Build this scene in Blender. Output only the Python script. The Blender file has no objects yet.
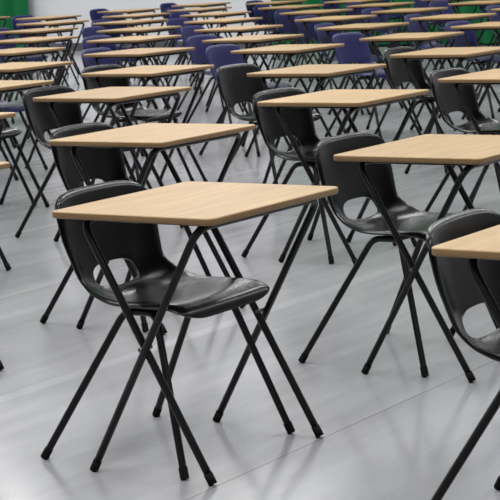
import bpy, bmesh, math, random
from mathutils import Vector, Matrix
random.seed(7)
S=bpy.context.scene
# ---------------- helpers
def link(o): S.collection.objects.link(o); return o
def mat(name,col,rough=.5,spec=.5,bump=None):
    m=bpy.data.materials.new(name);m.use_nodes=True
    b=m.node_tree.nodes['Principled BSDF']
    b.inputs['Base Color'].default_value=(*col,1);b.inputs['Roughness'].default_value=rough
    b.inputs['Specular IOR Level'].default_value=spec
    if bump:
        n=m.node_tree.nodes.new('ShaderNodeTexNoise');n.inputs['Scale'].default_value=bump[0]
        t=m.node_tree.nodes.new('ShaderNodeTexCoord');m.node_tree.links.new(t.outputs['Object'],n.inputs['Vector'])
        u=m.node_tree.nodes.new('ShaderNodeBump');u.inputs['Strength'].default_value=bump[1];u.inputs['Distance'].default_value=.002
        m.node_tree.links.new(n.outputs['Fac'],u.inputs['Height']);m.node_tree.links.new(u.outputs['Normal'],b.inputs['Normal'])
    return m
def fillet(pts,rad,n=6):
    pts=[Vector(p) for p in pts];out=[pts[0]]
    for i in range(1,len(pts)-1):
        a,b,c=pts[i-1],pts[i],pts[i+1]
        r=min(rad,(a-b).length*.49,(c-b).length*.49)
        p0=b+(a-b).normalized()*r;p2=b+(c-b).normalized()*r
        for k in range(n+1):
            t=k/n;out.append(p0*(1-t)**2+b*2*t*(1-t)+p2*t*t)
    out.append(pts[-1]);return out
def tube(bm,pts,r,mi=0,seg=10,rad=0.0):
    P=fillet(pts,rad) if rad>0 else [Vector(p) for p in pts]
    rings=[];nrm=None
    for i,p in enumerate(P):
        d=(P[min(i+1,len(P)-1)]-P[max(i-1,0)]).normalized()
        if nrm is None:
            nrm=d.orthogonal().normalized()
        nrm=(nrm-d*nrm.dot(d)).normalized();bn=d.cross(nrm)
        rings.append([bm.verts.new(p+(nrm*math.cos(2*math.pi*k/seg)+bn*math.sin(2*math.pi*k/seg))*r) for k in range(seg)])
    for a,b in zip(rings,rings[1:]):
        for k in range(seg):
            f=bm.faces.new((a[k],a[(k+1)%seg],b[(k+1)%seg],b[k]));f.material_index=mi;f.smooth=True
    for ring,rev in ((rings[0],True),(rings[-1],False)):
        f=bm.faces.new(ring[::-1] if rev else ring);f.material_index=mi
def finish(bm,name,mats):
    bmesh.ops.recalc_face_normals(bm,faces=bm.faces)
    me=bpy.data.meshes.new(name);bm.to_mesh(me);bm.free()
    for m in mats: me.materials.append(m)
    return me
def interp(T,x):
    n=len(T)
    if x<=T[0][0]: return T[0][1:]
    if x>=T[-1][0]: return T[-1][1:]
    for i in range(n-1):
        if x<=T[i+1][0]:break
    p1,p2=T[i],T[i+1];p0=T[max(i-1,0)];p3=T[min(i+2,n-1)]
    t=(x-p1[0])/(p2[0]-p1[0]);res=[]
    for k in range(1,len(p1)):
        m1=(p2[k]-p0[k])/(p2[0]-p0[0])*(p2[0]-p1[0]);m2=(p3[k]-p1[k])/(p3[0]-p1[0])*(p2[0]-p1[0])
        res.append((2*t**3-3*t*t+1)*p1[k]+(t**3-2*t*t+t)*m1+(-2*t**3+3*t*t)*p2[k]+(t**3-t*t)*m2)
    return res
# ---------------- materials
blackp=mat('black_polypropylene',(.0022,.0022,.0028),.23,.24,(700,.08))
bluep=mat('navy_polypropylene',(.014,.015,.075),.4,.22,(700,.15))
tubem=mat('black_painted_steel',(.002,.002,.0025),.32,.25)
capm=mat('black_rubber_foot',(.004,.004,.004),.7,.12)
boltm=mat('steel_bolt',(.12,.12,.12),.35,.5);boltm.node_tree.nodes['Principled BSDF'].inputs['Metallic'].default_value=.8
def woodmat(name,c1,c2,scale=(60,3.0,60)):
    m=bpy.data.materials.new(name);m.use_nodes=True;nt=m.node_tree;b=nt.nodes['Principled BSDF']
    tc=nt.nodes.new('ShaderNodeTexCoord');mp=nt.nodes.new('ShaderNodeMapping');mp.inputs['Scale'].default_value=scale
    oi=nt.nodes.new('ShaderNodeObjectInfo')
    ad=nt.nodes.new('ShaderNodeVectorMath');ad.operation='ADD'
    cm=nt.nodes.new('ShaderNodeCombineXYZ');mu=nt.nodes.new('ShaderNodeMath');mu.operation='MULTIPLY';mu.inputs[1].default_value=37
    nt.links.new(oi.outputs['Random'],mu.inputs[0]);nt.links.new(mu.outputs[0],cm.inputs[0]);nt.links.new(mu.outputs[0],cm.inputs[1])
    nt.links.new(tc.outputs['Object'],ad.inputs[0]);nt.links.new(cm.outputs[0],ad.inputs[1]);nt.links.new(ad.outputs[0],mp.inputs['Vector'])
    n=nt.nodes.new('ShaderNodeTexNoise');n.inputs['Scale'].default_value=1.0;n.inputs['Detail'].default_value=5;n.inputs['Distortion'].default_value=.4
    nt.links.new(mp.outputs[0],n.inputs['Vector'])
    r=nt.nodes.new('ShaderNodeValToRGB');r.color_ramp.elements[0].color=(*c1,1);r.color_ramp.elements[1].color=(*c2,1)
    r.color_ramp.elements[0].position=.3;r.color_ramp.elements[1].position=.7
    nt.links.new(n.outputs['Fac'],r.inputs[0])
    hv=nt.nodes.new('ShaderNodeHueSaturation');mr=nt.nodes.new('ShaderNodeMapRange');mr.inputs[3].default_value=.9;mr.inputs[4].default_value=1.08
    nt.links.new(oi.outputs['Random'],mr.inputs[0]);nt.links.new(mr.outputs[0],hv.inputs['Value']);nt.links.new(r.outputs[0],hv.inputs['Color'])
    nt.links.new(hv.outputs[0],b.inputs['Base Color']);b.inputs['Roughness'].default_value=.42
    b.inputs['Specular IOR Level'].default_value=.3
    return m
wood=woodmat('beech_laminate',(.30,.192,.088),(.40,.268,.132))
edge=woodmat('plywood_edge',(.16,.095,.042),(.24,.15,.07),(4,4,300))
# ---------------- desk mesh
def desk_mesh():
    bm=bmesh.new();W,D,z1,t=.53,.615,.71,.019
    R=.022;pts=[]
    for cx,cy,a0 in ((W/2-R,D/2-R,0),(-W/2+R,D/2-R,90),(-W/2+R,-D/2+R,180),(W/2-R,-D/2+R,270)):
        for k in range(6):
            a=math.radians(a0+18*k);pts.append((cx+R*math.cos(a),cy+R*math.sin(a)))
    n=len(pts);c=.003
    def ring(z,ins):
        return [bm.verts.new((x*(1-2*ins/W),y*(1-2*ins/D),z)) for x,y in pts]
    rs=[ring(z1-t,c),ring(z1-t+c,0),ring(z1-c,0),ring(z1-.0008,.0009),ring(z1,c)]
    for q,(a,b) in enumerate(zip(rs,rs[1:])):
        for k in range(n):
            f=bm.faces.new((a[k],a[(k+1)%n],b[(k+1)%n],b[k]));f.material_index=1 if q<2 else 0;f.smooth=True
    f=bm.faces.new(rs[0][::-1]);f.material_index=1
    f=bm.faces.new(rs[-1]);f.material_index=0
    zt=z1-t-.011;r=.0105
    for top,foot,y in ((.205,-.185,.283),(-.195,.185,.258)):
        tube(bm,[(foot,-y,.012),(top,-y,zt),(top,y,zt),(foot,y,.012)],r,2,10,.05)
        for s in (-1,1):
            d=Vector((top-foot,0,zt-.012)).normalized();p=Vector((foot,s*y,.012))
            tube(bm,[p-d*.009,p+d*.022],.0122,3)
    for s in (-1,1):
        tube(bm,[(0.003,s*.295,.352),(0.003,s*.245,.352)],.006,4,8)
        tube(bm,[(-.22,s*.235,zt+.004),(.22,s*.235,zt+.004)],.007,2,8)
    return finish(bm,'exam_desk',[wood,edge,tubem,capm,boltm])
# ---------------- chair mesh  (s, x, z, halfwidth, edge offset x, edge offset z)
PR=[(0.00,.083,.408,.192,.000,.000),
    (0.015,.082,.423,.200,.000,.000),
    (0.035,.070,.438,.205,.000,.002),
    (0.08,.030,.447,.210,.000,.006),
    (0.17,-.058,.443,.213,.000,.012),
    (0.27,-.160,.434,.210,.004,.022),
    (0.35,-.238,.433,.202,.014,.040),
    (0.41,-.290,.449,.194,.030,.046),
    (0.46,-.318,.482,.191,.042,.030),
    (0.52,-.333,.538,.197,.044,.010),
    (0.60,-.345,.610,.207,.038,.000),
    (0.67,-.354,.677,.207,.030,.000),
    (0.71,-.360,.712,.203,.024,.000),
    (0.735,-.364,.733,.199,.020,.000)]
SMAX=PR[-1][0]
def shell_pt(s,t,rim=0):
    x,z,hw,ex,ez=interp(PR,s)
    e=abs(t)**2.6
    bk=min(1,max(0,(s-.30)/.18))
    return Vector((x+ex*e-rim*bk,hw*t,z+ez*e-rim*(1-bk)))
def chair_mesh(pl):
    bm=bmesh.new();NS,NT=72,34
    st={};g=[[None]*(NT+1) for _ in range(NS+1)]
    hs=.460;ha,hb=.042,.50
    def hole(s,t):
        w=hb*(1-1.6*(s-hs))
        return (abs((s-hs)/ha)**3+abs(t/w)**3)**(1/3)
    for i in range(NS+1):
        for j in range(NT+1):
            a=-1+2*j/NT;t=a*(1.35-.35*a*a);s=SMAX*i/NS
            st[(i,j)]=[s,t]
    kill=set();base={k:list(v) for k,v in st.items()}
    for i in range(NS):
        for j in range(NT):
            c=[(i,j),(i+1,j),(i+1,j+1),(i,j+1)]
            sc=sum(base[k][0] for k in c)/4;tc=sum(base[k][1] for k in c)/4
            if hole(sc,tc)<1: kill.add((i,j))
    def fs(i,j): return [(a,b) for a in (i-1,i) for b in (j-1,j) if 0<=a<NS and 0<=b<NT]
    for i in range(NS+1):
        for j in range(NT+1):
            q=fs(i,j);k=sum(1 for f in q if f in kill)
            if 0<k<len(q):
                s,t=base[(i,j)];h=hole(s,t)
                st[(i,j)]=[hs+(s-hs)/h,t/h]
    for i in range(NS+1):
        for j in range(NT+1):
            s,t=st[(i,j)]
            k=(1-(1-min(1,abs(t))**6.0)**.5)
            a=max(0,(s-.60)/(SMAX-.60));s2=s-a*a*k*.062-a*a*t*t*.006
            b=max(0,(.12-s)/.12);s2=s2+b*b*k*.045
            rim=.011*max(abs(t)**22,max(0,(s-SMAX+.012)/.012)**1.5)
            g[i][j]=bm.verts.new(shell_pt(s2,t,rim))
    for i in range(NS):
        for j in range(NT):
            if (i,j) in kill: continue
            f=bm.faces.new((g[i][j],g[i+1][j],g[i+1][j+1],g[i][j+1]));f.smooth=True
    for v in [v for v in bm.verts if not v.link_faces]: bm.verts.remove(v)
    me=finish(bm,'tmp',[pl,tubem,capm])
    o=link(bpy.data.objects.new('tmp',me))
    so=o.modifiers.new('s','SOLIDIFY');so.thickness=.007;so.offset=0
    bv=o.modifiers.new('b','BEVEL');bv.width=.002;bv.segments=2;bv.limit_method='ANGLE';bv.angle_limit=math.radians(50)
    dg=bpy.context.evaluated_depsgraph_get();m2=bpy.data.meshes.new_from_object(o.evaluated_get(dg))
    bpy.data.objects.remove(o)
    bm=bmesh.new();bm.from_mesh(m2)
    r=.0105
    for s in (-1,1):
        yt=s*.165;yf=s*.253
        tube(bm,[(-.393,yf,.012),(-.150,yt,.419),(-.045,yt,.422),(.087,yf,.012)],r,1,10,.03)
        for fx,tx in ((-.393,-.150),(.087,-.045)):
            d=(Vector((tx,yt,.42))-Vector((fx,yf,.012))).normalized();p=Vector((fx,yf,.012))
            tube(bm,[p-d*.009,p+d*.022],.0122,2)
    for x in (-.125,-.07):
        tube(bm,[(x,-.165,.418),(x,.165,.418)],.009,1,8)
    for x in (-.125,-.07):
        for y in (-.09,.09):
            tube(bm,[(x,y,.416),(x,y,.435)],.014,1,10)
    me=bpy.data.meshes.new('plastic_chair');bm.to_mesh(me);bm.free()
    for m in [pl,tubem,capm]: me.materials.append(m)
    for p in me.polygons: p.use_smooth=True
    try: me.set_sharp_from_angle(angle=math.radians(50))
    except Exception: pass
    return me
DM=desk_mesh();CB=chair_mesh(blackp);CN=chair_mesh(bluep)
# ---------------- placement
cam_p=Vector((2.965,-3.977,1.364));yaw=math.radians(-35.16);pitch=math.radians(9.19);roll=math.radians(-3.02)
fw2=Vector((math.sin(yaw),math.cos(yaw)));rt2=Vector((math.cos(yaw),-math.sin(yaw)))
known={(0,0):(0,0,0,0,0,0),(0,1):(.09,1.26,-.06,.0,-3,0),(-1,0):(1.27,-.22,.01,.0,3,0),
 (1,0):(-1.47,.29,0,0,0,0),(1,1):(-1.30,1.49,.0,0,2,1),(1,2):(-1.37,2.96,-.02,0,-3,0),(1,3):(-1.11,4.11,-.02,0,0,0),
 (2,1):(-2.84,1.85,0,0,2,0),(2,2):(-2.81,3.12,-.08,0,0,0),(2,3):(-2.51,4.52,-.2,0,-2,0),(2,4):(-2.38,5.82,-.02,0,0,0),
 (3,2):(-4.07,3.54,0,0,0,0),(3,3):(-3.72,4.58,-.02,0.02,0,0),(3,4):(-3.94,6.39,-.2,0,0,0)}
Y1=17.6;X0=-23
def put(me,name,x,y,rot):
    o=link(bpy.data.objects.new(name,me));o.location=(x,y,0);o.rotation_euler[2]=math.radians(rot);return o
for i in range(-2,20):
    for j in range(-3,18):
        if (i,j) in known:
            x,y,dx,dy,cr,dr=known[(i,j)]
        else:
            x=-1.36*i+.08*j+random.uniform(-.06,.06);y=.22*i+1.36*j+random.uniform(-.07,.07)
            dx=random.choice([0,-.03,-.08,-.14,-.2]);dy=random.uniform(-.03,.03);cr=random.uniform(-6,6);dr=random.uniform(-2,2)
        if y>Y1-1.0 or x<X0+1.5: continue
        if x<-12.2 and y>13.2: continue
        d=Vector((x-cam_p.x,y-cam_p.y));dep=d.dot(fw2);lat=d.dot(rt2)
        if dep<2.6: continue
        if abs(lat)>dep*.135+1.9: continue
        if (i,j) not in known and dep<5.2 and abs(lat)<dep*.135+.5: continue
        put(DM,'exam_desk',x,y,dr)
        put(CN if dep>11.6 else CB,'plastic_chair',x+dx,y+.008+dy,cr)
# ---------------- floor
def plane(name,vs,m):
    me=bpy.data.meshes.new(name);me.from_pydata(vs,[],[(0,1,2,3)]);me.materials.append(m);return link(bpy.data.objects.new(name,me))
fm=bpy.data.materials.new('grey_sheet_flooring');fm.use_nodes=True;nt=fm.node_tree;b=nt.nodes['Principled BSDF']
N=nt.nodes.new;L=nt.links.new
tc=N('ShaderNodeTexCoord');sx=N('ShaderNodeSeparateXYZ');L(tc.outputs['Object'],sx.inputs[0])
def math_(op,a,b_=None):
    n=N('ShaderNodeMath');n.operation=op
    for k,v in enumerate((a,b_)):
        if v is None: continue
        if isinstance(v,(int,float)): n.inputs[k].default_value=v
        else: L(v,n.inputs[k])
    return n.outputs[0]
def dist(coord,off,period):
    a=math_('DIVIDE',math_('SUBTRACT',coord,off),period);fr=math_('FRACT',math_('ADD',a,.5))
    return math_('MULTIPLY',math_('ABSOLUTE',math_('SUBTRACT',fr,.5)),period)
n1=N('ShaderNodeTexNoise');n1.inputs['Scale'].default_value=1.3;n1.inputs['Detail'].default_value=4;L(tc.outputs['Object'],n1.inputs['Vector'])
n2=N('ShaderNodeTexNoise');n2.inputs['Scale'].default_value=160;n2.inputs['Detail'].default_value=3;L(tc.outputs['Object'],n2.inputs['Vector'])
# long faint scuffs and drag streaks
mp=N('ShaderNodeMapping');mp.inputs['Scale'].default_value=(14,1.2,1);mp.inputs['Rotation'].default_value=(0,0,.25);L(tc.outputs['Object'],mp.inputs['Vector'])
n4=N('ShaderNodeTexNoise');n4.inputs['Scale'].default_value=1;n4.inputs['Detail'].default_value=6;L(mp.outputs[0],n4.inputs['Vector'])
cr=N('ShaderNodeValToRGB');cr.color_ramp.elements[0].color=(.25,.253,.266,1);cr.color_ramp.elements[1].color=(.33,.334,.35,1)
cr.color_ramp.elements[0].position=.36;cr.color_ramp.elements[1].position=.64
L(math_('ADD',math_('ADD',math_('MULTIPLY',n1.outputs['Fac'],.45),math_('MULTIPLY',n2.outputs['Fac'],.25)),math_('MULTIPLY',n4.outputs['Fac'],.3)),cr.inputs[0])
seam=math_('LESS_THAN',dist(sx.outputs[0],.2,2.4),.004)
seam2=math_('LESS_THAN',dist(sx.outputs[1],-2.1,6.0),.004)
tape=math_('LESS_THAN',dist(sx.outputs[0],-1.0,2.4),.03)
mx=N('ShaderNodeMixRGB');L(tape,mx.inputs[0]);L(cr.outputs[0],mx.inputs[1]);mx.inputs[2].default_value=(.345,.35,.365,1)
mx2=N('ShaderNodeMixRGB');L(math_('MULTIPLY',math_('MAXIMUM',seam,seam2),.6),mx2.inputs[0]);L(mx.outputs[0],mx2.inputs[1]);mx2.inputs[2].default_value=(.14,.14,.15,1)
L(mx2.outputs[0],b.inputs['Base Color'])
L(math_('ADD',math_('SUBTRACT',math_('MULTIPLY',n1.outputs['Fac'],.12),math_('MULTIPLY',tape,.03)),math_('ADD',math_('MULTIPLY',n4.outputs['Fac'],.12),.04)),b.inputs['Roughness'])
b.inputs['Specular IOR Level'].default_value=.55
bp=N('ShaderNodeBump');bp.inputs['Strength'].default_value=.08;bp.inputs['Distance'].default_value=.01
n3=N('ShaderNodeTexNoise');n3.inputs['Scale'].default_value=3.5;n3.inputs['Detail'].default_value=2;L(tc.outputs['Object'],n3.inputs['Vector'])
L(n3.outputs['Fac'],bp.inputs['Height']);L(bp.outputs['Normal'],b.inputs['Normal'])
X1,Y0=9,-9
plane('floor',[(X0,Y0,0),(X1,Y0,0),(X1,Y1,0),(X0,Y1,0)],fm)
# ---------------- walls
wm=mat('painted_wall',(.5,.51,.53),.8,.2)
def box(name,a,b_,m):
    bm=bmesh.new();bmesh.ops.create_cube(bm,size=1)
    a=Vector(a);b_=Vector(b_)
    for v in bm.verts:
        v.co=Vector([(a[k]+b_[k])/2+v.co[k]*(b_[k]-a[k]) for k in range(3)])
    return link(bpy.data.objects.new(name,finish(bm,name,[m])))
box('wall_back',(X0-.2,Y1,0),(X1,Y1+.2,7),wm)
box('wall_left',(X0-.2,Y0,0),(X0,Y1,7),wm)
sk=mat('dark_skirting',(.05,.05,.06),.5)
box('baseboard_back',(X0,Y1-.02,0),(X1,Y1,.12),sk)
gm=mat('green_curtain_cloth',(.005,.10,.032),.85,.15)
def curtain(x0,x1):
    bm=bmesh.new();n=int((x1-x0)/.03);prev=None
    for k in range(n+1):
        x=x0+(x1-x0)*k/n;y=Y1-.22+.07*math.sin(k*.55)+.03*math.sin(k*.21)
        c=[bm.verts.new((x,y,.03)),bm.verts.new((x,y,4.5))]
        if prev:
            f=bm.faces.new((prev[0],c[0],c[1],prev[1]));f.smooth=True
        prev=c
    link(bpy.data.objects.new('green_curtain',finish(bm,'green_curtain',[gm])))
curtain(-20.5,-16.0);curtain(-11.5,-7.0)
# ---------------- light
w=bpy.data.worlds.new('hall');S.world=w;w.use_nodes=True
w.node_tree.nodes['Background'].inputs[0].default_value=(.94,.97,1,1);w.node_tree.nodes['Background'].inputs[1].default_value=.42
for x in (-20,-15,-10,-5,0,5):
    for y in (-4,2,8,14):
        l=bpy.data.lights.new('ceiling_light','AREA');l.shape='RECTANGLE';l.size=1.4;l.size_y=3;l.energy=203;l.color=(1,.99,.97)
        o=link(bpy.data.objects.new('ceiling_light',l));o.location=(x,y,7)
# ---------------- camera
cd=bpy.data.cameras.new('camera');co=link(bpy.data.objects.new('camera',cd));S.camera=co
cd.sensor_width=36;cd.lens=36*1850/500;cd.clip_end=200
fw=Vector((math.sin(yaw)*math.cos(pitch),math.cos(yaw)*math.cos(pitch),-math.sin(pitch)))
r=fw.cross(Vector((0,0,1))).normalized();u=r.cross(fw)
r2=r*math.cos(roll)+u*math.sin(roll);u2=-r*math.sin(roll)+u*math.cos(roll)
M=Matrix.Identity(4)
for k in range(3): M[k][0]=r2[k];M[k][1]=u2[k];M[k][2]=-fw[k];M[k][3]=cam_p[k]
co.matrix_world=M
cd.dof.use_dof=True;cd.dof.focus_distance=5.6;cd.dof.aperture_fstop=25
S.view_settings.view_transform='Standard'
